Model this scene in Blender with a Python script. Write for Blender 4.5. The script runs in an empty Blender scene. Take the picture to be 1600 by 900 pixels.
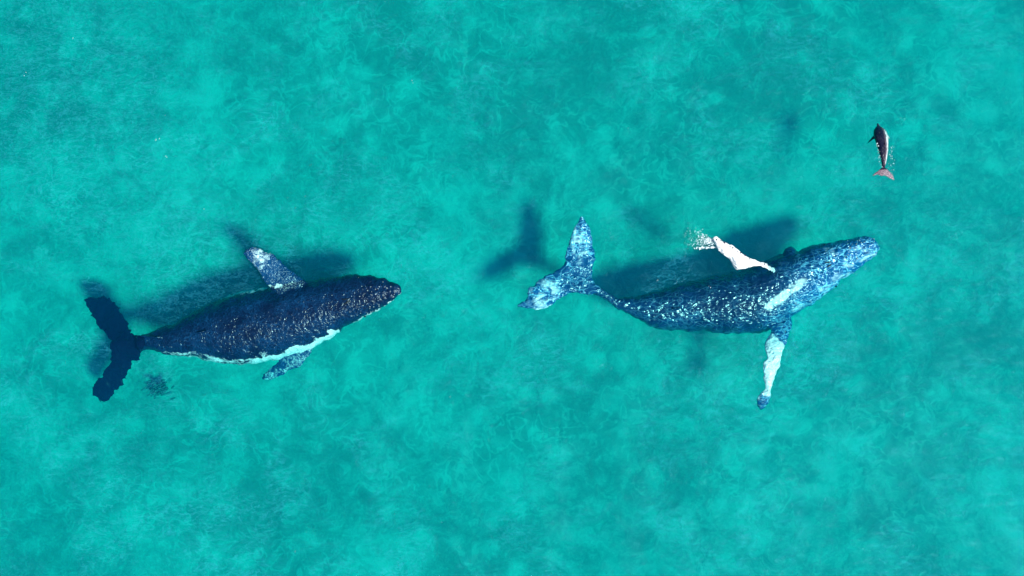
import bpy, bmesh, math, random
import numpy as np
from mathutils import Vector, noise, geometry

random.seed(7)
rng = np.random.default_rng(7)
S = bpy.context.scene
COL = S.collection
R = math.radians

# ------------------------------------------------------------------ camera
MPP = 0.0265          # metres per photograph pixel at the water level
CAM_H = 40.0
cd = bpy.data.cameras.new("camera")
cam = bpy.data.objects.new("camera", cd); COL.objects.link(cam)
cam.location = (0, 0, CAM_H)
cam.rotation_euler = (0, 0, 0)
cd.sensor_width = 36.0
cd.lens = 36.0 * CAM_H / (1600 * MPP)
cd.clip_start = 0.5
cd.clip_end = 2000
S.camera = cam

# ------------------------------------------------------------------ light
SUN_EL = R(57)
SUN_AZ = math.atan2(-0.50, 0.86)       # direction towards the sun, in the plane
to_sun = Vector((math.cos(SUN_EL) * math.cos(SUN_AZ), math.cos(SUN_EL) * math.sin(SUN_AZ), math.sin(SUN_EL)))
W = bpy.data.worlds.new("World"); S.world = W; W.use_nodes = True
nt = W.node_tree
sky = nt.nodes.new("ShaderNodeTexSky"); sky.sky_type = 'NISHITA'; sky.sun_disc = False
sky.sun_elevation = SUN_EL
sky.sun_rotation = math.pi / 2 - SUN_AZ
bg = nt.nodes["Background"]; bg.inputs["Strength"].default_value = 0.09
nt.links.new(sky.outputs[0], bg.inputs["Color"])
ld = bpy.data.lights.new("sun", 'SUN'); ld.energy = 5.0; ld.angle = R(10.0); ld.color = (1.0, 0.98, 0.94)
sun = bpy.data.objects.new("sun", ld); COL.objects.link(sun)
sun.location = to_sun * 60
sun.rotation_euler = to_sun.to_track_quat('Z', 'Y').to_euler()

S.view_settings.view_transform = 'Standard'
S.view_settings.look = 'None'
S.view_settings.exposure = 0.30
S.view_settings.gamma = 1.0
S.render.engine = 'CYCLES'
S.cycles.max_bounces = 6
S.cycles.diffuse_bounces = 2
S.cycles.glossy_bounces = 2
S.cycles.transmission_bounces = 2
S.cycles.volume_bounces = 2
S.cycles.transparent_max_bounces = 8
S.cycles.use_denoising = True

BED = -4.8

# ------------------------------------------------------------------ helpers
def P(px, py, z=0.0):
    """a point seen at photograph pixel (px, py), at height z"""
    k = (CAM_H - z) / CAM_H
    return Vector(((px - 800) * MPP * k, (450 - py) * MPP * k, z))

def tag(o, label=None, cat=None, group=None, kind=None):
    if label: o['label'] = label
    if cat: o['category'] = cat
    if group: o['group'] = group
    if kind: o['kind'] = kind
    return o

def link(name, me, mat=None, parent=None):
    o = bpy.data.objects.new(name, me); COL.objects.link(o)
    if mat is not None: o.data.materials.append(mat)
    if parent is not None: o.parent = parent
    return o

def mesh_from(name, v, f, smooth=True):
    me = bpy.data.meshes.new(name)
    me.from_pydata([tuple(map(float, p)) for p in v], [], f)
    me.validate()
    if smooth: me.polygons.foreach_set("use_smooth", [True] * len(me.polygons))
    me.update()
    return me

def grid_mesh(name, x0, x1, y0, y1, nx, ny, zf, keep=None):
    xs = np.linspace(x0, x1, nx); ys = np.linspace(y0, y1, ny)
    X, Y = np.meshgrid(xs, ys)
    Z = zf(X, Y)
    co = np.stack([X, Y, Z], -1).reshape(-1, 3)
    i = np.arange(nx * ny).reshape(ny, nx)
    q = np.stack([i[:-1, :-1], i[:-1, 1:], i[1:, 1:], i[1:, :-1]], -1).reshape(-1, 4)
    if keep is not None:
        cx = co[q].mean(1)
        q = q[keep(cx[:, 0], cx[:, 1])]
        used = np.unique(q)
        rm = -np.ones(len(co), int); rm[used] = np.arange(len(used))
        co = co[used]; q = rm[q]
    me = bpy.data.meshes.new(name)
    me.vertices.add(len(co)); me.vertices.foreach_set("co", co.ravel())
    me.loops.add(len(q) * 4); me.loops.foreach_set("vertex_index", q.ravel())
    me.polygons.add(len(q)); me.polygons.foreach_set("loop_start", np.arange(len(q)) * 4)
    me.polygons.foreach_set("use_smooth", np.ones(len(q), bool))
    me.update(calc_edges=True)
    return me

def inside(poly, x, y):
    poly = np.asarray(poly, float)
    r = np.zeros(x.shape, bool)
    x2, y2 = poly[-1]
    for x1, y1 in poly:
        c = ((y1 > y) != (y2 > y)) & (x < (x2 - x1) * (y - y1) / (y2 - y1 + 1e-12) + x1)
        r ^= c
        x2, y2 = x1, y1
    return r

def edge_dist(poly, x, y):
    poly = np.asarray(poly, float)
    d = np.full(x.shape, 1e9)
    a = poly[-1]
    for b in poly:
        ab = b - a
        t = np.clip(((x - a[0]) * ab[0] + (y - a[1]) * ab[1]) / (ab @ ab + 1e-12), 0, 1)
        d = np.minimum(d, np.hypot(x - a[0] - t * ab[0], y - a[1] - t * ab[1]))
        a = b
    return d

def dense(poly, step=2.0, rough=0.0, seed=0, scale=0.16, closed=True):
    """Catmull-Rom through the traced points, with a ragged edge ROUGH pixels deep"""
    p = [Vector(q) for q in poly]; n = len(p); out = []
    for i in range(n):
        a, b, c, d = p[i - 1], p[i], p[(i + 1) % n], p[(i + 2) % n]
        k = max(1, int((c - b).length / step))
        for j in range(k):
            t = j / k
            q = 0.5 * ((2 * b) + (c - a) * t + (2 * a - 5 * b + 4 * c - d) * t * t + (3 * b - a - 3 * c + d) * t ** 3)
            if rough:
                nv = noise.noise_vector(Vector((q.x * scale, q.y * scale, seed * 7.3)))
                nw = noise.noise_vector(Vector((q.x * scale * 2.7, q.y * scale * 2.7, seed * 3.1)))
                q = q + Vector((nv.x + nw.x * .5, nv.y + nw.y * .5)) * rough
            out.append((q.x, q.y))
    return out

def lens_mesh(poly, zf, thick, step=1.6, full=9.0):
    """a solid blade in the outline POLY (pixels): thickest inside, thin at its rim; zf(px,py) gives the height of its middle"""
    a = np.asarray(poly)
    x0, y0 = a.min(0) - step; x1, y1 = a.max(0) + step
    xs = np.arange(x0, x1 + step, step); ys = np.arange(y0, y1 + step, step)
    X, Y = np.meshgrid(xs, ys)
    d = edge_dist(a, X, Y); m = inside(a, X, Y)
    m |= d < step * 0.35
    t = np.where(m, np.sqrt(np.clip(d / full, 0.03, 1)), 0) * thick
    v, f = [], []
    idx = {}
    ny, nx = X.shape
    for j in range(ny):
        for i in range(nx):
            if m[j, i]:
                px, py = X[j, i], Y[j, i]
                zc = zf(px, py)
                idx[(j, i, 1)] = len(v); v.append(P(px, py, zc + t[j, i]))
                idx[(j, i, 0)] = len(v); v.append(P(px, py, zc - t[j, i]))
    cell = {}
    for j in range(ny - 1):
        for i in range(nx - 1):
            if m[j, i] and m[j + 1, i] and m[j, i + 1] and m[j + 1, i + 1]:
                cell[(j, i)] = 1
                for s in (1, 0):
                    q = [idx[(j, i, s)], idx[(j, i + 1, s)], idx[(j + 1, i + 1, s)], idx[(j + 1, i, s)]]
                    f.append(q if s == 0 else q[::-1])
    for (j, i) in cell:
        for (dj, di, a1, a2) in ((-1, 0, (j, i), (j, i + 1)), (1, 0, (j + 1, i + 1), (j + 1, i)), (0, -1, (j + 1, i), (j, i)), (0, 1, (j, i + 1), (j + 1, i + 1))):
            if (j + dj, i + di) not in cell:
                f.append([idx[(*a1, 1)], idx[(*a2, 1)], idx[(*a2, 0)], idx[(*a1, 0)]])
    return v, f

def interp(tab, s):
    return float(np.interp(s, [t[0] for t in tab], [t[1] for t in tab]))

class Loft:
    def __init__(self, pairs, top, hw, wob=0.0, seed=0, sub=8, power=2.2, seg=56):
        self.pairs = pairs; n = len(pairs)
        U = [Vector(p[0]) for p in pairs]; D = [Vector(p[1]) for p in pairs]
        def cr(p, i, t):
            a, b, c, d = p[max(i - 1, 0)], p[i], p[min(i + 1, n - 1)], p[min(i + 2, n - 1)]
            return 0.5 * ((2 * b) + (c - a) * t + (2 * a - 5 * b + 4 * c - d) * t * t + (3 * b - a - 3 * c + d) * t ** 3)
        self.st = []
        for i in range(n - 1):
            for k in range(sub):
                self.st.append((cr(U, i, k / sub), cr(D, i, k / sub)))
        self.st.append((U[-1], D[-1]))
        m = len(self.st); v = []; self.C = []
        for k, (u, d) in enumerate(self.st):
            s = k / (m - 1)
            if wob:
                for q, sd in ((u, 1.7), (d, 9.2)):
                    w = noise.noise(Vector((q.x * .11, q.y * .11, seed + sd))) + .5 * noise.noise(Vector((q.x * .3, q.y * .3, seed + sd)))
                    q += (u - d).normalized() * w * wob * (1 if sd < 5 else -1)
            w = (u - d).length / 2; c = (u + d) / 2
            h = w * MPP * interp(hw, s)
            zt = interp(top, s); zc = zt - h
            ax = (u - d) / 2
            self.C.append((c.x, c.y, w, zc, h, ax.x / w, ax.y / w))
            for j in range(seg):
                a = 2 * math.pi * j / seg
                ca, sa = math.cos(a), math.sin(a)
                e = 2 / power
                xx = math.copysign(abs(ca) ** e, ca); zz = math.copysign(abs(sa) ** e, sa)
                pz = zc + zz * h
                v.append(P(c.x + ax.x * xx, c.y + ax.y * xx, pz))
        f = []
        for k in range(m - 1):
            for j in range(seg):
                a, b = k * seg + j, k * seg + (j + 1) % seg
                f.append([a, a + seg, b + seg, b])
        f.append([j for j in range(seg)])
        f.append([(m - 1) * seg + j for j in reversed(range(seg))])
        self.v, self.f = v, f
        self.C = np.array(self.C)
    def su(self, px, py):
        """for pixels: position along the body (0 tail, 1 nose), signed offset over half width (+ on the first side)"""
        D = (px[:, None] - self.C[None, :, 0]) ** 2 + (py[:, None] - self.C[None, :, 1]) ** 2
        k = D.argmin(1)
        c = self.C[k]
        u = ((px - c[:, 0]) * c[:, 5] + (py - c[:, 1]) * c[:, 6]) / c[:, 2]
        return k / (len(self.C) - 1), u, c
    def outline(self):
        return [tuple(a) for a, b in self.st] + [tuple(b) for a, b in reversed(self.st)]

def fuse(parts, voxel, smooth=3, centre=Vector((0, 0, 0))):
    """all the overlapping solids of one animal grown together into ONE continuous skin"""
    v, f = [], []
    for pv, pf in parts:
        o = len(v); v += list(pv); f += [[i + o for i in q] for q in pf]
    me = mesh_from("raw", [Vector(p) - centre for p in v], f)
    bm = bmesh.new(); bm.from_mesh(me); bmesh.ops.recalc_face_normals(bm, faces=bm.faces); bm.to_mesh(me); bm.free()
    o = bpy.data.objects.new("raw", me); COL.objects.link(o)
    r = o.modifiers.new("r", 'REMESH'); r.mode = 'VOXEL'; r.voxel_size = voxel; r.use_smooth_shade = True
    if smooth:
        sm = o.modifiers.new("s", 'SMOOTH'); sm.factor = 0.5; sm.iterations = smooth
    dg = bpy.context.evaluated_depsgraph_get(); dg.update()
    out = bpy.data.meshes.new_from_object(o.evaluated_get(dg))
    bpy.data.objects.remove(o); bpy.data.meshes.remove(me)
    out.polygons.foreach_set("use_smooth", [True] * len(out.polygons))
    return out

def coords(me):
    a = np.empty(len(me.vertices) * 3); me.vertices.foreach_get("co", a); return a.reshape(-1, 3)

def pixels_of(co):
    k = (CAM_H - co[:, 2]) / CAM_H
    return co[:, 0] / MPP / k + 800, 450 - co[:, 1] / MPP / k

def ripple(me, root, amp, k=1.9, mask=None):
    co = coords(me); m = np.ones(len(co)) if mask is None else mask
    for i, c in enumerate(co):
        a = noise.noise_vector(Vector((c[0] * k, c[1] * k, 3.7))); b = noise.noise_vector(Vector((c[0] * k * 2.6, c[1] * k * 2.6, 9.1)))
        co[i, 0] += (a.x + .5 * b.x) * amp * m[i]; co[i, 1] += (a.y + .5 * b.y) * amp * m[i]
    me.vertices.foreach_set("co", co.ravel()); me.update()

def put_attr(me, name, val):
    a = me.attributes.new(name, 'FLOAT', 'POINT'); a.data.foreach_set("value", np.asarray(val, np.float32))

def fin_plate(pts, th):
    """upright fin: pts = list of (px, py, z) round its profile, th = half thickness in pixels"""
    ws = [P(*p) for p in pts]
    d = (ws[-1] - ws[0]); nrm = Vector((-d.y, d.x, 0)).normalized() * th * MPP
    n = len(ws)
    v = [w + nrm * (0.35 if i not in (0, n - 1) else 1) for i, w in enumerate(ws)] + [w - nrm * (0.35 if i not in (0, n - 1) else 1) for i, w in enumerate(ws)]
    f = [list(range(n)), list(range(2 * n - 1, n - 1, -1))] + [[i, i + n, (i + 1) % n + n, (i + 1) % n] for i in range(n)]
    return v, f

def blob(c, rx, ry, rz, seg=14, ring=8):
    v, f = [], []
    for j in range(ring + 1):
        t = math.pi * j / ring
        for i in range(seg):
            a = 2 * math.pi * i / seg
            v.append(Vector((c[0] + rx * math.sin(t) * math.cos(a), c[1] + ry * math.sin(t) * math.sin(a), c[2] + rz * math.cos(t))))
    for j in range(ring):
        for i in range(seg):
            a, b = j * seg + i, j * seg + (i + 1) % seg
            f.append([a, a + seg, b + seg, b])
    return v, f

# ------------------------------------------------------------------ node helpers
class NT:
    def __init__(self, name):
        self.m = bpy.data.materials.new(name); self.m.use_nodes = True
        self.t = self.m.node_tree; self.t.nodes.clear()
        self.out = self.t.nodes.new("ShaderNodeOutputMaterial")
    def n(self, kind, **kw):
        x = self.t.nodes.new("ShaderNode" + kind)
        for k, v in kw.items():
            if k.startswith("_"): setattr(x, k[1:], v)
            else:
                key = k.replace("0x", "")
                s = x.inputs[int(key[1:])] if key[0] == "i" and key[1:].isdigit() else x.inputs[k.replace("_", " ")]
                if hasattr(v, "is_output"): self.t.links.new(v, s)
                else: s.default_value = v
        return x
    def math(self, op, a, b=0.0, c=0.0, clamp=False):
        x = self.n("Math", _operation=op, _use_clamp=clamp)
        for i, q in enumerate((a, b, c)):
            if hasattr(q, "is_output"): self.t.links.new(q, x.inputs[i])
            else: x.inputs[i].default_value = q
        return x.outputs[0]
    def ramp(self, fac, lo, hi, a=0.0, b=1.0, smooth=True):
        x = self.n("MapRange", _interpolation_type='SMOOTHSTEP' if smooth else 'LINEAR')
        self.t.links.new(fac, x.inputs[0])
        for i, q in enumerate((lo, hi, a, b)): x.inputs[i + 1].default_value = q
        return x.outputs[0]
    def mix(self, fac, a, b):
        x = self.n("Mix", _data_type='RGBA')
        for s, q in ((x.inputs[0], fac), (x.inputs[6], a), (x.inputs[7], b)):
            if hasattr(q, "is_output"): self.t.links.new(q, s)
            else: s.default_value = q if not isinstance(q, tuple) or len(q) == 4 else (*q, 1)
        return x.outputs[2]
    def noise(self, vec, scale, detail=4, rough=.5, dist=0.0):
        x = self.n("TexNoise", Scale=scale, Detail=detail, Roughness=rough, Distortion=dist)
        self.t.links.new(vec, x.inputs["Vector"]); return x
    def vor(self, vec, scale, feature='DISTANCE_TO_EDGE'):
        x = self.n("TexVoronoi", _feature=feature, Scale=scale)
        self.t.links.new(vec, x.inputs["Vector"]); return x
    def warp(self, vec, scale, amt):
        nz = self.noise(vec, scale, 2)
        s = self.n("VectorMath", _operation='SUBTRACT'); self.t.links.new(nz.outputs["Color"], s.inputs[0]); s.inputs[1].default_value = (.5, .5, .5)
        m = self.n("VectorMath", _operation='SCALE'); self.t.links.new(s.outputs[0], m.inputs[0]); m.inputs["Scale"].default_value = amt
        a = self.n("VectorMath", _operation='ADD'); self.t.links.new(vec, a.inputs[0]); self.t.links.new(m.outputs[0], a.inputs[1])
        return a.outputs[0]
    def surface(self, sh): self.t.links.new(sh, self.out.inputs["Surface"])
    def volume(self, sh): self.t.links.new(sh, self.out.inputs["Volume"])

# ------------------------------------------------------------------ materials
def mat_bed():
    t = NT("pale_sand")
    co = t.n("TexCoord").outputs["Object"]
    w = t.warp(co, .35, 1.6)
    a = t.noise(w, .16, 5, .55, .6)
    b = t.noise(w, .55, 6, .55, 1.2)
    c = t.noise(t.warp(co, 1.2, .7), 1.9, 6, .6, 1.8)
    d = t.vor(t.warp(co, .8, .9), .75, 'SMOOTH_F1')
    e = t.noise(co, .05, 2)
    s = t.math('MULTIPLY', a.outputs[0], .9)
    s = t.math('ADD', s, t.math('MULTIPLY', b.outputs[0], .85))
    s = t.math('ADD', s, t.math('MULTIPLY', c.outputs[0], .38))
    s = t.math('ADD', s, t.math('MULTIPLY', e.outputs[0], .4))
    s = t.math('SUBTRACT', s, t.math('MULTIPLY', d.outputs[0], .22))
    # water's light lines painted into the sand: thin wandering paler lines, finer ones between
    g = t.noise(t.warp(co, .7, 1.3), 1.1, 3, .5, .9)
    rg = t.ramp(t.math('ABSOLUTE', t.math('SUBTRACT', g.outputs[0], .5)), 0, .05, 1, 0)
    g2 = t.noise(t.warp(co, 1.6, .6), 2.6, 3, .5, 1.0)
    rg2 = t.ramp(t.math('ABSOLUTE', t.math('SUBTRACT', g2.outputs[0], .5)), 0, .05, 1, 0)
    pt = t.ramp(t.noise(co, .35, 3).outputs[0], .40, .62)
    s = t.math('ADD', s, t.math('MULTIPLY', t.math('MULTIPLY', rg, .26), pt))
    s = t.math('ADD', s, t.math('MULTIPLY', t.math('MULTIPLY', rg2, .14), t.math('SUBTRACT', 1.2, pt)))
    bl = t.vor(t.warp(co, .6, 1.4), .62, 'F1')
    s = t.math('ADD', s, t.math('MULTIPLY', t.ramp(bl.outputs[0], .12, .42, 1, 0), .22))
    f = t.ramp(s, .88, 1.66)
    col = t.mix(f, (.27, .285, .255), (.54, .585, .525))  # sunlight mottled by the waves, painted as paler and darker sand
    h = t.math('ADD', t.math('MULTIPLY', b.outputs[0], .6), t.math('MULTIPLY', c.outputs[0], .25))
    bp = t.n("Bump", Strength=.6, Distance=.35, Height=h)
    p = t.n("BsdfPrincipled", Base_Color=col, Roughness=.95, Normal=bp.outputs[0])
    p.inputs["Specular IOR Level"].default_value = 0.1
    t.surface(p.outputs[0]); return t.m

def mat_water_body():
    t = NT("turquoise_water")
    ab = t.n("VolumeAbsorption", Color=(0.0, .899, .906, 1), Density=.55)
    sc = t.n("VolumeScatter", Color=(.0, .42, 1.0, 1), Density=.06, Anisotropy=.25)
    ad = t.n("AddShader"); t.t.links.new(ab.outputs[0], ad.inputs[0]); t.t.links.new(sc.outputs[0], ad.inputs[1])
    t.volume(ad.outputs[0]); return t.m

def mat_surface():
    t = NT("rippled_water_surface")
    co = t.n("TexCoord").outputs["Object"]
    w = t.warp(co, .5, .8)
    mp = t.n("Mapping", Vector=w); mp.inputs["Rotation"].default_value = (0, 0, R(-24)); mp.inputs["Scale"].default_value = (.55, 1.5, 1)
    a = t.noise(mp.outputs[0], 2.2, 5, .6, .8)
    b = t.noise(mp.outputs[0], 7.5, 4, .6, .3)
    h = t.math('ADD', t.math('MULTIPLY', a.outputs[0], 1.0), t.math('MULTIPLY', b.outputs[0], .22))
    bp = t.n("Bump", Strength=.9, Distance=.09, Height=h)
    gl = t.n("BsdfGlossy", Roughness=.07, Normal=bp.outputs[0]); gl.inputs["Color"].default_value = (.3, .7, 1, 1)
    tr = t.n("BsdfTransparent")
    fr = t.n("Fresnel", IOR=1.10, Normal=bp.outputs[0])
    m = t.n("MixShader", i0=fr.outputs[0], i1=tr.outputs[0], i2=gl.outputs[0])
    # sky reflections on the wavelets painted as thin pale wisps
    fn = t.noise(mp.outputs[0], 1.5, 5, .6, 1.2)
    fine = t.ramp(t.math('ABSOLUTE', t.math('SUBTRACT', fn.outputs[0], .5)), 0, .022, 1, 0)
    fn2 = t.noise(mp.outputs[0], 3.6, 4, .6, .8)
    fine2 = t.ramp(t.math('ABSOLUTE', t.math('SUBTRACT', fn2.outputs[0], .5)), 0, .03, 1, 0)
    sheen = t.math('MULTIPLY', t.math('MAXIMUM', fine, t.math('MULTIPLY', fine2, .6)), t.ramp(t.noise(co, .25, 4, .6, 1.0).outputs[0], .44, .64))
    dv = t.n("VectorMath", _operation='DISTANCE'); t.t.links.new(co, dv.inputs[0]); dv.inputs[1].default_value = tuple(P(300, 405))
    dv2 = t.n("VectorMath", _operation='DISTANCE'); t.t.links.new(co, dv2.inputs[0]); dv2.inputs[1].default_value = tuple(P(100, 150))
    near = t.math('ADD', t.ramp(dv.outputs["Value"], 1.2, 4.4, .8, 0), t.ramp(dv2.outputs["Value"], 1.5, 8, .8, 0))
    sheen = t.math('MAXIMUM', sheen, t.math('MULTIPLY', t.math('MAXIMUM', fine, fine2), near))
    df = t.n("BsdfDiffuse", Color=(.06, .60, .80, 1))
    m2 = t.n("MixShader", i0=t.math('MULTIPLY', sheen, .15), i1=m.outputs[0], i2=df.outputs[0])
    t.surface(m2.outputs[0]); return t.m

def mat_skin(name, dark, mid, relief=1.0, cell=3.2, rough=.28, base_relief=.8, spec=1.0, along=0.0, stretch=1.0, mott=.5, caustics=.35, caustic_col=(.26, .42, .52)):
    t = NT(name)
    co = t.n("TexCoord").outputs["Object"]
    pale = t.n("Attribute", _attribute_name="pale").outputs["Fac"]
    grey = t.n("Attribute", _attribute_name="grey").outputs["Fac"]
    mp = t.n("Mapping", Vector=co); mp.inputs["Rotation"].default_value = (0, 0, -along); mp.inputs["Scale"].default_value = (stretch, 1, 1)
    w = t.warp(mp.outputs[0], 1.3, .45)
    w2 = t.warp(mp.outputs[0], 3.4, .22)
    v1 = t.vor(w, cell); v2 = t.vor(w2, cell * 2.1)
    # raised folds of the skin: rounded ridges between shallow cells
    r1 = t.ramp(v1.outputs[0], 0, .30, 1, 0); r2 = t.ramp(v2.outputs[0], 0, .34, 1, 0)
    nz = t.noise(w, cell * 1.1, 1.5, .5, .8); nb = t.noise(mp.outputs[0], 1.1, 4, .55, .4)
    # mottled colour of the skin
    k = t.math('ADD', t.math('MULTIPLY', nb.outputs[0], .65), t.math('MULTIPLY', nz.outputs[0], .45))
    m0 = t.ramp(k, .42, .78, 0, mott)
    gr = t.math('ADD', m0, grey, clamp=True)
    col = t.mix(gr, dark, mid)
    pk = t.ramp(t.math('ADD', pale, t.math('MULTIPLY', t.math('SUBTRACT', k, .55), 1.5)), .36, .66)
    pn = t.noise(t.warp(mp.outputs[0], 2.5, .5), 4.5, 4, .6, 1.2)
    pk = t.math('MULTIPLY', pk, t.ramp(t.math('ADD', pn.outputs[0], t.math('MULTIPLY', pale, 0.75)), .45, .92), clamp=True)
    col = t.mix(pk, col, (.90, .92, .90))
    # caustic light painted in as a thin pale net, in patches
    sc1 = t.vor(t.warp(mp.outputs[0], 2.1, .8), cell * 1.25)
    net = t.math('MULTIPLY', t.ramp(sc1.outputs[0], .0, .085, 1, 0), t.ramp(t.noise(mp.outputs[0], 1.5, 4).outputs[0], .36, .60))
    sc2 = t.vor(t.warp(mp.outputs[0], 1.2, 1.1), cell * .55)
    net2 = t.math('MULTIPLY', t.ramp(sc2.outputs[0], .0, .040, 1, 0), t.ramp(t.noise(mp.outputs[0], .9, 4).outputs[0], .40, .58))
    net = t.math('MAXIMUM', net, net2)
    net = t.math('MULTIPLY', net, t.math('ADD', t.math('MULTIPLY', grey, .9), caustics), clamp=True)
    col = t.mix(net, col, caustic_col)
    h = t.math('ADD', t.math('MULTIPLY', r1, .100 / cell), t.math('MULTIPLY', r2, .042 / cell))
    h = t.math('ADD', h, t.math('MULTIPLY', nz.outputs[0], .14 / cell))
    h = t.math('ADD', h, t.math('MULTIPLY', nb.outputs[0], .05))
    bp = t.n("Bump", Strength=1.0, Distance=relief, Height=t.math("MULTIPLY", h, t.math("ADD", t.math("MULTIPLY", grey, .65), base_relief)))
    p = t.n("BsdfPrincipled", Base_Color=col, Roughness=rough, Normal=bp.outputs[0])
    p.inputs["IOR"].default_value = 1.45
    p.inputs["Specular IOR Level"].default_value = spec
    t.surface(p.outputs[0]); return t.m

def mat_plain(name, col, rough=.6, bump=0.0, scale=20):
    t = NT(name)
    co = t.n("TexCoord").outputs["Object"]
    nz = t.noise(co, scale, 4)
    c = t.mix(nz.outputs[0], tuple(x * .75 for x in col), tuple(min(1, x * 1.2) for x in col))
    bp = t.n("Bump", Strength=bump, Distance=.02, Height=nz.outputs[0])
    p = t.n("BsdfPrincipled", Base_Color=c, Roughness=rough, Normal=bp.outputs[0])
    t.surface(p.outputs[0]); return t.m

M_FOAM = mat_plain("white_foam", (.72, .88, .93), .5)
M_EYE = mat_plain("dark_eye", (.01, .01, .012), .1)
M_HOLE = mat_plain("dark_blowhole", (.008, .008, .01), .4)
M_KNOB = mat_plain("dark_tubercle", (.05, .03, .06), .35)
M_BARN = mat_plain("pale_barnacle", (.45, .43, .42), .7, .5)
M_FLAKES = mat_plain("dark_teal_flakes", (.05, .15, .14), .6)

# ------------------------------------------------------------------ seabed and water body
def n2(X, Y, sc, seed):
    out = np.empty(X.size)
    for i, (x, y) in enumerate(zip(X.ravel(), Y.ravel())): out[i] = noise.noise(Vector((x * sc, y * sc, seed)))
    return out.reshape(X.shape)
def bed_z(X, Y): return BED + .22 * n2(X, Y, .22, 3.3) + .10 * n2(X, Y, .7, 8.1)
bed = link("seabed", grid_mesh("seabed", -30, 30, -20, 20, 240, 160, bed_z), mat_bed()); tag(bed, kind="structure")
far = link("far_seabed", grid_mesh("far_seabed", -300, 300, -300, 300, 31, 31, lambda X, Y: 0 * X + BED - .45), bed.data.materials[0]); tag(far, kind="structure")
v, f = [], []
for z in (-8.0, 0.0):
    for x, y in ((-290, -290), (290, -290), (290, 290), (-290, 290)): v.append((x, y, z))
f = [[3, 2, 1, 0], [4, 5, 6, 7], [0, 1, 5, 4], [1, 2, 6, 5], [2, 3, 7, 6], [3, 0, 4, 7]]
wb = link("water", mesh_from("water", v, f, False), mat_water_body()); tag(wb, kind="structure")

# ------------------------------------------------------------------ whale on the left
def empty(name, loc, label, cat, group=None):
    o = bpy.data.objects.new(name, None); COL.objects.link(o); o.location = loc
    o.empty_display_size = .5
    tag(o, label, cat, group); return o

holes = []      # outlines (pixels) of the animals, left open in the surface sheet

def knob(parent, px, py, z, r, mat=None, name="tubercle", flat=.7):
    c = P(px, py, z) - parent.location
    if not hasattr(knob, "me"):
        v, f = blob((0, 0, 0), 1, 1, 1, 8, 5); knob.me = {}
    key = mat.name
    if key not in knob.me:
        v, f = blob((0, 0, 0), 1, 1, 1, 8, 5); me = mesh_from(name, v, f); me.materials.append(mat); knob.me[key] = me
    o = bpy.data.objects.new(name, knob.me[key]); COL.objects.link(o); o.parent = parent
    o.location = c; o.scale = (r, r * random.uniform(.7, 1.1), r * flat); o.rotation_euler = (0, 0, random.uniform(0, 3))
    return o

def surface_z(bvh, px, py, root):
    """height of the skin under a pixel"""
    a = cam.location - root.location; b = P(px, py, -3) - root.location
    hit = bvh.ray_cast(a, (b - a).normalized())
    return (hit[0].z, hit[1]) if hit[0] is not None else (None, None)

from mathutils.bvhtree import BVHTree
def bvh_of(me):
    return BVHTree.FromPolygons([v.co for v in me.vertices], [tuple(p.vertices) for p in me.polygons])

def skin_relief(me, co_px, loft, root, amp, knob_rows=()):
    """real relief: gentle folds, head knobs"""
    nrm = np.empty(len(me.vertices) * 3); me.vertices.foreach_get("normal", nrm); nrm = nrm.reshape(-1, 3)
    co = coords(me)
    d = np.array([noise.noise(Vector(c) * 1.7) + .5 * noise.noise(Vector(c) * 4.2) for c in co]) * amp
    d += np.array([noise.noise(Vector(c) * 9.0) for c in co]) * .012 * (amp > .01)
    for kx, ky, kr, kh in knob_rows:
        r = np.hypot(co_px[0] - kx, co_px[1] - ky) / kr
        d += np.where(nrm[:, 2] > 0, kh * np.exp(-r * r), 0)
    co += nrm * d[:, None]
    me.vertices.foreach_set("co", co.ravel()); me.update()

def sstep(a, b, x):
    t = np.clip((x - a) / (b - a), 0, 1); return t * t * (3 - 2 * t)

# --- left whale
LP = [((211, 530), (214, 546)), ((235, 520), (238, 549)), ((262, 508), (262, 553)), ((292, 495), (296, 557)), ((325, 476), (330, 566)),
      ((360, 461), (368, 571)), ((400, 452), (410, 567)), ((440, 446), (452, 555)), ((475, 439), (492, 541)), ((510, 433), (520, 525)),
      ((540, 431), (545, 509)), ((570, 430), (575, 494)), ((598, 434), (601, 479)), ((616, 441), (618, 466)), ((625, 448), (627, 456))]
L1 = Loft(LP, top=[(0, -1.1), (.12, -.9), (.3, -.6), (.5, -.5), (.7, -.45), (.85, -.36), (.93, -.34), (1, -.45)],
          hw=[(0, 1.25), (.15, 1.1), (.35, .92), (.6, .86), (.8, .75), (1, .8)], wob=2.2, seed=1)
LF = dense([(224, 528), (209, 522), (199, 504), (191, 487), (180, 473), (163, 465), (147, 462), (135, 466), (139, 480), (146, 498), (156, 514), (167, 528), (174, 545),
            (171, 562), (164, 578), (154, 592), (146, 604), (148, 618), (157, 629), (168, 625), (181, 614), (192, 600), (201, 584), (208, 565), (222, 550)], 1.2, 4.6, 3, .26)
LA = dense([(478, 440), (462, 428), (450, 416), (438, 405), (426, 396), (412, 391), (394, 386), (381, 391), (380, 398), (390, 409), (401, 421), (409, 434), (417, 447), (440, 462), (470, 462)], 2, 1.8, 4, .2)
LB = dense([(494, 530), (488, 548), (479, 562), (468, 574), (448, 583), (428, 590), (408, 592), (414, 582), (428, 572), (437, 562), (446, 548), (460, 535)], 2, 1.8, 5, .2)
cL = P(400, 505, -1.2)
def tilt(p0, z0, p1, z1):
    a = Vector(p0); d = Vector(p1) - a; L2 = d.length_squared
    def zf(px, py):
        t = ((px - a.x) * d.x + (py - a.y) * d.y) / L2
        return z0 + (z1 - z0) * min(max(t, -.2), 1.2)
    return zf
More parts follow.
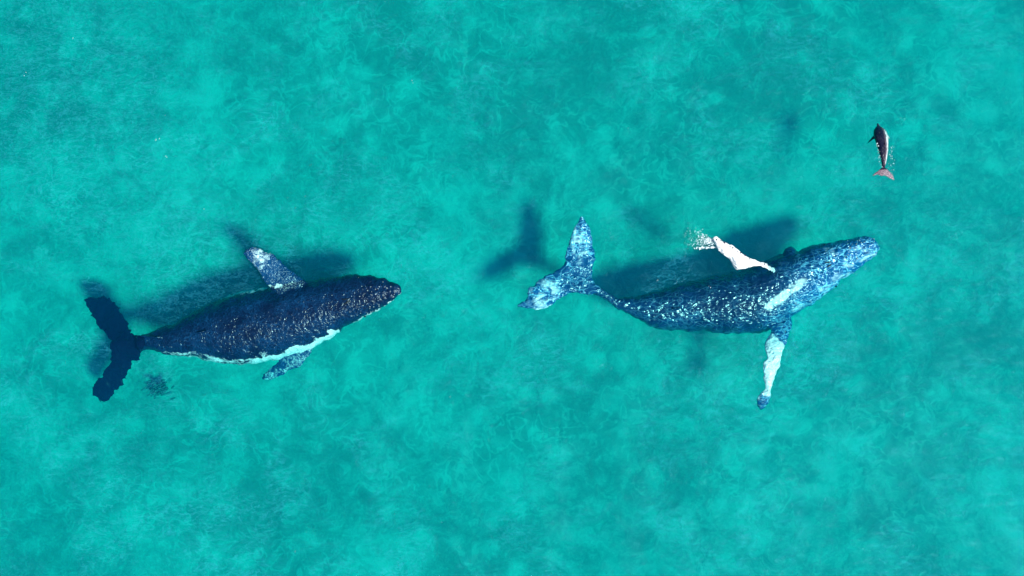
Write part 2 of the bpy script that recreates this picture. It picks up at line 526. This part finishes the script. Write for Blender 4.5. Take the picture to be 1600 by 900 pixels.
parts = [(L1.v, L1.f),
         lens_mesh(LF, lambda x, y: -1.55 - .012 * abs(y - 540), .09),
         lens_mesh(LA, tilt((455, 445), -1.0, (382, 392), -.45), .13),
         lens_mesh(LB, tilt((470, 540), -1.4, (408, 592), -2.5), .12),
         fin_plate([(330, 512, -1.0), (321, 515, -.53), (313, 518, -.48), (309, 519, -.53), (313, 518, -1.1)], 1.8),
         fin_plate([(262, 531, -1.0), (245, 527, -.80), (222, 524, -.92), (209, 526, -1.04), (225, 529, -1.3)], 3.0)]
rootL = empty("humpback_whale", cL, "dark navy humpback whale with ragged dark tail fluke, back breaking the surface, at the left", "whale", "humpback whales swimming to the right")
me = fuse(parts, .042, 3, cL)
co = coords(me) + np.array(cL); px, py = pixels_of(co)
s, u, c = L1.su(px, py)
inb = np.abs(u) < 1.05
rel = (co[:, 2] - c[:, 3]) / np.maximum(c[:, 4], .05)
fl = inside(LA, px, py) & (edge_dist(L1.outline(), px, py) > 2) & ~inside(L1.outline(), px, py)
fb = inside(LB, px, py) & ~inside(L1.outline(), px, py)
pale = np.zeros(len(co))
# white lower flank on the near (sunny) side, from the stalk of the tail to the flipper
belt = sstep(-.70, -.93, u) * sstep(.10, .22, s) * (1 - sstep(.62, .68, s))
wob_ = np.array([noise.noise(Vector((a * .045, b * .10, 2.2))) for a, b in zip(px, py)])
belt = sstep(-.66 - .0, -.88, u + .22 * wob_) * sstep(.06, .16, s) * (1 - sstep(.62, .68, s))
pale = np.maximum(pale, belt * (.58 + .40 * sstep(.34, .52, s) + .42 * wob_))
pale = np.maximum(pale, sstep(-.78, -.97, u) * sstep(.66, .74, s) * .72)
pale = np.maximum(pale, sstep(.82, .97, u) * sstep(.28, .36, s) * (1 - sstep(.5, .6, s)) * .62)
pale = np.where((rel < -.65) & inb & (s > .1), .8, pale)
grey = np.zeros(len(co))
dl = np.hypot(px - 410, py - 405)
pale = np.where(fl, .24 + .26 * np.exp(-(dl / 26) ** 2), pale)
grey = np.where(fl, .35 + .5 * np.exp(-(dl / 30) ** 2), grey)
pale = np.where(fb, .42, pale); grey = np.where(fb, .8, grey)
ff = (px < 226) & inside(LF, px, py)
grey = np.where(ff, -.95, grey)
put_attr(me, "pale", pale); put_attr(me, "grey", grey)
rows = []
for k in range(11):      # knobs on the snout, in three rows
    t = k / 10
    for off in (-.45, 0, .45):
        kx = 545 + 70 * t; c0 = np.interp(kx, [545, 575, 600, 618], [470, 462, 456, 453]); hw_ = np.interp(kx, [545, 575, 600, 618], [38, 31, 22, 11])
        rows.append((kx + random.uniform(-2, 2), c0 + off * hw_, 2.2, .05))
skin_relief(me, (px, py), L1, rootL, .030, rows)
ripple(me, rootL, .07, 1.9, 1 + 1.2 * (px < 215))
SK1 = mat_skin("wet_navy_whale_skin", (.002, .006, .030), (.006, .065, .19), 1.0, 6.0, .24, along=R(18), mott=.25, caustics=.60, base_relief=.66, spec=.45, caustic_col=(.010, .07, .19))
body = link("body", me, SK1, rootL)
bv = bvh_of(me)
def eyes(root, bv, spots, r):
    for q in spots:
        z, nn = surface_z(bv, q[0], q[1], root)
        if z is not None:
            o = knob(root, q[0], q[1], z + root.location.z, r, M_EYE, "eye")
eyes(rootL, bv, [(560, 433.5), (570, 494)], .06)
def blowhole(root, bv, px, py, ang):
    for sd in (-1, 1):
        x = px + sd * 2.6 * -math.sin(ang); y = py + sd * 2.6 * math.cos(ang)
        z, nn = surface_z(bv, x, y, root)
        o = knob(root, x, y, z + root.location.z, .05, M_HOLE, "blowhole", .5)
        o.scale = (.17, .035, .03); o.rotation_euler = (0, 0, -ang + sd * .25)
blowhole(rootL, bv, 541, 470, -.35)
def barnacles(root, bv, n, area, r0, r1, seed):
    random.seed(seed); v, f = [], []
    k = 0
    while k < n:
        x = random.uniform(*area[0]); y = random.uniform(*area[1])
        z, nn = surface_z(bv, x, y, root)
        if z is None or nn.z < .3: k += 1; continue
        p = P(x, y, z + root.location.z) - root.location
        r = random.uniform(r0, r1)
        bvv, bf = blob(p, r, r, r * .5, 6, 4); o = len(v); v += bvv; f += [[i + o for i in q] for q in bf]; k += 1
    if v: tag(link("barnacle_crust", mesh_from("barnacle_crust", v, f), M_BARN, root), kind="stuff")
barnacles(rootL, bv, 60, ((560, 626), (440, 490)), .012, .028, 5)
holes += [L1.outline(), LF, LA, LB]

# --- right whale
RP = [((931, 446), (925, 457)), ((948, 456), (945, 467)), ((968, 465), (965, 482)), ((995, 463), (989, 497)), ((1030, 453), (1019, 509)),
      ((1070, 442), (1060, 517)), ((1110, 433), (1105, 518)), ((1150, 425), (1152, 522)), ((1185, 412), (1195, 518)), ((1215, 398), (1232, 498)),
      ((1250, 390), (1265, 478)), ((1285, 381), (1297, 455)), ((1318, 374), (1326, 431)), ((1345, 370), (1352, 412)), ((1364, 371), (1368, 399)), ((1373, 377), (1375, 388))]
L2 = Loft(RP, top=[(0, -1.15), (.2, -1.2), (.4, -1.05), (.6, -.80), (.8, -.62), (.95, -.68), (1, -.9)],
          hw=[(0, 1.2), (.15, 1.1), (.35, .95), (.6, .9), (.85, .8), (1, .8)], wob=2.6, seed=4)
RF = dense([(908, 339), (918, 348), (925, 368), (929, 389), (929, 408), (925, 421), (929, 438), (942, 454), (928, 460), (908, 457), (892, 460), (873, 469),
            (858, 479), (836, 483), (809, 477), (822, 466), (825, 452), (840, 440), (860, 427), (879, 416), (883, 400), (885, 387), (892, 368), (902, 350)], 2, 1.9, 6, .2)
RA = dense([(1112, 372), (1121, 372), (1133, 378), (1143, 384), (1153, 391), (1164, 397), (1173, 405), (1182, 408), (1192, 411), (1203, 413), (1212, 417),
            (1209, 425), (1200, 421), (1190, 418), (1179, 417), (1167, 420), (1156, 422), (1148, 419), (1143, 411), (1136, 402), (1127, 396), (1118, 386)], 1.6, .8, 7, .3)
RB = dense([(1190, 500), (1205, 516), (1198, 532), (1194, 545), (1199, 558), (1191, 567), (1192, 584), (1194, 606), (1186, 618), (1184, 632), (1190, 640), (1199, 630),
            (1205, 609), (1212, 586), (1220, 569), (1224, 548), (1231, 536), (1233, 520), (1238, 500), (1225, 488), (1200, 488)], 2, 1.3, 8, .2)
RK = dense([(1222, 400), (1226, 389), (1236, 385), (1244, 390), (1246, 402), (1236, 410)], 2)
cR = P(1160, 465, -1.6)
def ra_z(x, y):
    z = float(np.interp(x, [1112, 1130, 1155, 1180, 1195, 1212], [.26, .30, .28, .16, -.05, -1.15]))
    lead = float(np.interp(x, [1112, 1143, 1173, 1212], [372, 384, 405, 417]))
    return z - .016 * max(0, y - lead - 6)
parts = [(L2.v, L2.f),
         lens_mesh(RF, lambda x, y: -1.2 + .0040 * abs(y - 430), .13),
         lens_mesh(RA, ra_z, .10, full=7),
         lens_mesh(RB, lambda x, y: float(np.interp(y, [490, 520, 560, 610, 640], [-1.8, -1.3, -.75, -.75, -1.2])), .14),
         lens_mesh(RK, lambda x, y: -1.7, .35),
         fin_plate([(1070, 478, -1.4), (1061, 480, -.95), (1053, 482, -.90), (1049, 483, -.96), (1053, 482, -1.6)], 2)]
rootR = empty("humpback_whale", cR, "blue humpback whale with white raised flipper and pale glittering tail fluke, at the right", "whale", "humpback whales swimming to the right")
me = fuse(parts, .040, 3, cR)
co = coords(me) + np.array(cR); px, py = pixels_of(co)
s, u, c = L2.su(px, py)
out2 = L2.outline(); inb = inside(out2, px, py)
rel = (co[:, 2] - c[:, 3]) / np.maximum(c[:, 4], .05)
pale = np.zeros(len(co)); grey = np.zeros(len(co))
front = sstep(.52, .80, s + .10 * (-u))  # gleam painted in: paler front, paler sunward, darker shaded flank
grey = np.where(inb, front * .75 - .10 * sstep(.2, .9, u) + .06, grey)
pale = np.where(inb, .26 * front + .12 * sstep(.0, -.5, u) * sstep(.03, .1, s), pale)
# bright caustic streak painted as a pale stripe on the shoulder and throat side
sx = np.abs((px - 1195) * .60 + (py - 490) * .80 + 0.0) ; 
al = ((px - 1190) * .80 - (py - 488) * .60)
ac = np.abs((px - 1190) * .60 + (py - 488) * .80)
st_ = np.exp(-(ac / 11) ** 2) * sstep(-5, 15, al) * (1 - sstep(70, 120, al))
pale = np.where(inb, np.maximum(pale, st_ * (.62 + .3 * np.array([noise.noise(Vector((a * .06, b * .06, 5.5))) for a, b in zip(px, py)]))), pale)
f2 = inside(RF, px, py) & (px < 938)
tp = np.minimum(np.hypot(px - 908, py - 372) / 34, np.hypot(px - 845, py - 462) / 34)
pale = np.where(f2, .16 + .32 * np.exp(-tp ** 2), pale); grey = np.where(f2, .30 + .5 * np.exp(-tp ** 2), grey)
fa = inside(RA, px, py) & (co[:, 2] > -1.0)
pale = np.where(fa, 1.0, pale)
fb = inside(RB, px, py) & ~inb
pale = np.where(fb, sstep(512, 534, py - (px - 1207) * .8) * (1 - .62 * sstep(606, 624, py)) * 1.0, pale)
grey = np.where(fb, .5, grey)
pale = np.where((rel < -.4) & inb & (co[:, 2] < -1.8), .75, pale)
put_attr(me, "pale", pale); put_attr(me, "grey", grey)
rows = []
for k in range(9):
    for off in (-.4, .05, .5):
        t = k / 8; kx = 1300 + 66 * t; c0 = 412 - 32 * t; h_ = 34 - 20 * t
        rows.append((kx + random.uniform(-2, 2) + off * 4, c0 + off * h_, 2.2, .05))
skin_relief(me, (px, py), L2, rootR, .034, rows)
ripple(me, rootR, .075)
SK2 = mat_skin("submerged_blue_whale_skin", (.001, .009, .048), (.006, .13, .36), 1.1, 3.2, .22, along=R(28), stretch=.7, mott=.18, caustics=.12, base_relief=.66, spec=.8, caustic_col=(.28, .74, .95))
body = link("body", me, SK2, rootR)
bv = bvh_of(me)
eyes(rootR, bv, [(1288, 383), (1306, 447)], .06)
blowhole(rootR, bv, 1296, 412, -.42)
barnacles(rootR, bv, 50, ((1320, 1372), (372, 410)), .015, .03, 8)
for k in range(15):      # dark knobs along the leading edge of the raised flipper
    x = 1115 + k * 6.1 + random.uniform(-1.5, 1.5)
    y = float(np.interp(x, [1112, 1121, 1133, 1143, 1153, 1164, 1173, 1182, 1192, 1203], [374, 373.5, 379, 385, 392, 398, 405.5, 409, 411.5, 414]))
    z, nn = surface_z(bv, x, y + random.uniform(.3, 2.2), rootR)
    if z is not None: knob(rootR, x, y + 1, z + rootR.location.z, random.uniform(.02, .04), M_KNOB)
holes += [out2, RF, RA, RB, RK]

# --- dolphin
DP = [((1378.4, 266), (1382, 266)), ((1377.5, 256), (1384, 256)), ((1375.5, 246), (1386, 246)), ((1372, 234), (1387.5, 234)), ((1368, 222), (1388, 223)),
      ((1365, 212), (1387, 213)), ((1365, 205), (1384.5, 205)), ((1367.5, 199.5), (1380, 200)), ((1370, 197), (1375, 197)), ((1369.5, 193), (1372.5, 192.5))]
L3 = Loft(DP, top=[(0, .05), (.3, .06), (.5, .0), (.62, -.16), (.8, -.34), (1, -.5)], hw=[(0, 1.3), (.3, 1.05), (.8, .95), (1, .7)], wob=0, sub=5, seg=28)
DF = dense([(1378, 262), (1384, 262.5), (1390, 268), (1395, 274), (1397.5, 281.5), (1392, 279.5), (1386, 276.5), (1381.5, 274.5), (1377, 275), (1371, 273), (1366, 274.5), (1363, 275), (1366, 271), (1371, 267.5)], .8, .35, 9, .5)
DL = dense([(1368, 209), (1362, 215), (1357, 221), (1354, 225), (1358, 222.5), (1364, 218), (1369, 216)], .8)
DR = dense([(1383, 207), (1388, 212), (1390, 217), (1387, 216), (1384, 214)], .8)
cD = P(1379, 235, -.2)
parts = [(L3.v, L3.f), lens_mesh(DF, lambda x, y: .05, .022, step=.6, full=3), lens_mesh(DL, tilt((1368, 210), -.45, (1354, 225), -.6), .03, step=.6, full=2),
         lens_mesh(DR, lambda x, y: -.40, .025, step=.6, full=2),
         fin_plate([(1381.8, 214, -.18), (1382.4, 219, -.02), (1382.8, 224, .06), (1383, 227, .05), (1383, 229, -.06)], 1.0)]
rootD = empty("dolphin", cD, "small dark dolphin splashing with its pinkish tail out of the water, above the right whale", "dolphin")
me = fuse(parts, .014, 2, cD)
co = coords(me) + np.array(cD); px, py = pixels_of(co)
s, u, c = L3.su(px, py)
pale = sstep(-.50, -.85, u) * sstep(.06, .14, s) * (1 - sstep(.66, .80, s)) * .62  # sun gloss painted as a pale stripe down the right flank
grey = np.where(inside(DF, px, py) & (py > 265), .75, sstep(-.35, -.8, u) * sstep(.06, .14, s) * .75)
pale = np.where(inside(DF, px, py) & (py > 265), .04 + .35 * sstep(1389, 1397, px) + .35 * sstep(1370, 1364, px), pale)
put_attr(me, "pale", pale); put_attr(me, "grey", grey)
SK3 = mat_skin("slate_dolphin_skin", (.0004, .003, .020), (.16, .10, .13), .6, 14, .2, spec=.4, mott=.05, caustics=.1, caustic_col=(.5,.45,.5))
body = link("body", me, SK3, rootD)
bv = bvh_of(me)
eyes(rootD, bv, [(1366.6, 204), (1383.2, 205)], .018)
blowhole_z, _ = surface_z(bv, 1374, 207, rootD)
o = knob(rootD, 1374, 207, blowhole_z + cD.z, .03, M_HOLE, "blowhole", .4)
holes += [[(x + (0 if x > 1376 else 0), y) for x, y in L3.outline()], DF, DL, DR]

# ------------------------------------------------------------------ water surface
wr = np.random.default_rng(11)
WAVES = []
for i in range(46):
    lam = .55 * (9 ** wr.random()); k = 2 * math.pi / lam
    th = R(65) + wr.normal(0, .75)
    WAVES.append((k * math.cos(th), k * math.sin(th), .0042 * lam ** .9, wr.random() * 6.28))
def wave(X, Y):
    Z = np.zeros_like(X)
    for a, b, am, ph in WAVES: Z += am * np.sin(a * X + b * Y + ph)
    return Z + .03
def open_water(x, y):
    pxx = x / MPP + 800; pyy = 450 - y / MPP
    k = np.ones(x.shape, bool)
    for h in holes:
        a = np.asarray(h); lo = a.min(0) - 12; hi = a.max(0) + 12
        near = (pxx > lo[0]) & (pxx < hi[0]) & (pyy > lo[1]) & (pyy < hi[1])
        idx = np.where(near)[0]
        if len(idx) == 0: continue
        bad = inside(a, pxx[idx], pyy[idx]) | (edge_dist(a[::2], pxx[idx], pyy[idx]) < 2.2)
        k[idx[bad]] = False
    return k
ws = link("water_surface", grid_mesh("water_surface", -27, 27, -17, 17, 721, 455, wave, open_water), mat_surface()); tag(ws, kind="structure")
def ring(x, y): return ~((np.abs(x) < 27) & (np.abs(y) < 17))
# beyond the frame the same sheet, in larger facets
v, f = [], []
xs = [-280, -27, 27, 280]; ys = [-280, -17, 17, 280]
for y in ys:
    for x in xs: v.append((x, y, .03))
for j in range(3):
    for i in range(3):
        if (i, j) != (1, 1): a = j * 4 + i; f.append([a, a + 1, a + 5, a + 4])
fs = link("far_water_surface", mesh_from("far_water_surface", v, f, False), ws.data.materials[0]); tag(fs, kind="structure")

# ------------------------------------------------------------------ foam, droplets, dark flakes
def drops(name, pts, label, cat, mat=M_FOAM):
    v, f = [], []
    for (x, y, z, r, el) in pts:
        p = P(x, y, z)
        bvv, bf = blob((0, 0, 0), r * el, r, r * .6, 6, 4)
        a = random.uniform(0, 3.14); ca, sa = math.cos(a), math.sin(a)
        o = len(v); v += [Vector((p.x + q.x * ca - q.y * sa, p.y + q.x * sa + q.y * ca, p.z + q.z)) for q in bvv]
        f += [[i + o for i in q] for q in bf]
    o = link(name, mesh_from(name, v, f), mat); tag(o, label, cat, kind="stuff"); return o
random.seed(21)
pts = []
for k in range(330):
    t = min(1, abs(random.gauss(0, .42))); a = random.gauss(0, .30)
    x = 1116 - 46 * t; y = 377 + 46 * t * math.sin(a) - 6 * t + random.gauss(0, 2.0)
    pts.append((x, y, random.uniform(.04, .15), random.uniform(.004, .018) * (1.25 - .6 * t), random.uniform(1, 2.6)))
for k in range(70):
    x = 1122 - 38 * random.random() ** 1.4; pts.append((x, 386 + random.gauss(0, .8) - (x - 1118) * .06, .06, random.uniform(.005, .018), random.uniform(1.4, 4)))
drops("splash", pts, "fan of white droplets flung behind the tip of the raised white flipper", "splash")
pts = []
for k in range(30):
    a = random.random(); x = 1388 + random.uniform(-2, 12) * (1 - a * .4); y = 222 + a * 60
    pts.append((x, y, .05, random.uniform(.005, .017), random.uniform(1, 1.8)))
for k in range(26):
    a = random.random(); pts.append((1372 + a * 7 + random.uniform(-3, 1), 222 + a * 44, .06, random.uniform(.006, .02), 1.3))
drops("splash", pts, "sprinkle of white droplets around the small dark dolphin", "splash")
pts = []
for (x, y) in [(111, 63), (261, 246), (243, 218), (249, 221), (488, 258), (256, 180), (447, 308), (460, 329), (476, 304), (325, 330), (1027, 437), (1107, 448),
               (1408, 184), (1413, 185), (458, 862), (703, 615), (40, 117), (646, 128), (585, 500), (1330, 620), (980, 205), (764, 690)]:
    for q in range(random.choice((1, 1, 2, 4))):
        pts.append((x + random.gauss(0, 2.5), y + random.gauss(0, 2.5), .06, random.uniform(.005, .014), random.uniform(1, 2)))
drops("foam_flecks", pts, "tiny white foam flecks scattered over the open turquoise water", "foam")
def dark_flakes(x0, y0, w, h, n, z, label, name="dark_flake_clump", sz=.05):  # flat dark teal flakes forming a broken dark patch
    pts = []
    for k in range(n):
        pts.append((x0 + random.gauss(0, w), y0 + random.gauss(0, h), z + random.uniform(-.15, .15), random.uniform(.4, 1) * sz, random.uniform(1.6, 4)))
    v, f = [], []
    for (x, y, z, r, el) in pts:
        p = P(x, y, z); bvv, bf = blob((0, 0, 0), r * el, r, r * .3, 8, 4)
        a = random.gauss(.45, .3); ca, sa = math.cos(a), math.sin(a)
        o = len(v); v += [Vector((p.x + q.x * ca - q.y * sa, p.y + q.x * sa + q.y * ca, p.z + q.z)) for q in bvv]; f += [[i + o for i in q] for q in bf]
    o = link(name, mesh_from(name, v, f), M_FLAKES); tag(o, label, "seaweed", kind="stuff")  # unidentified dark patch made of flat flakes
dark_flakes(249, 606, 8, 6, 110, -4.1, "small broken dark patch under the water below the left whale's tail")
print("done")
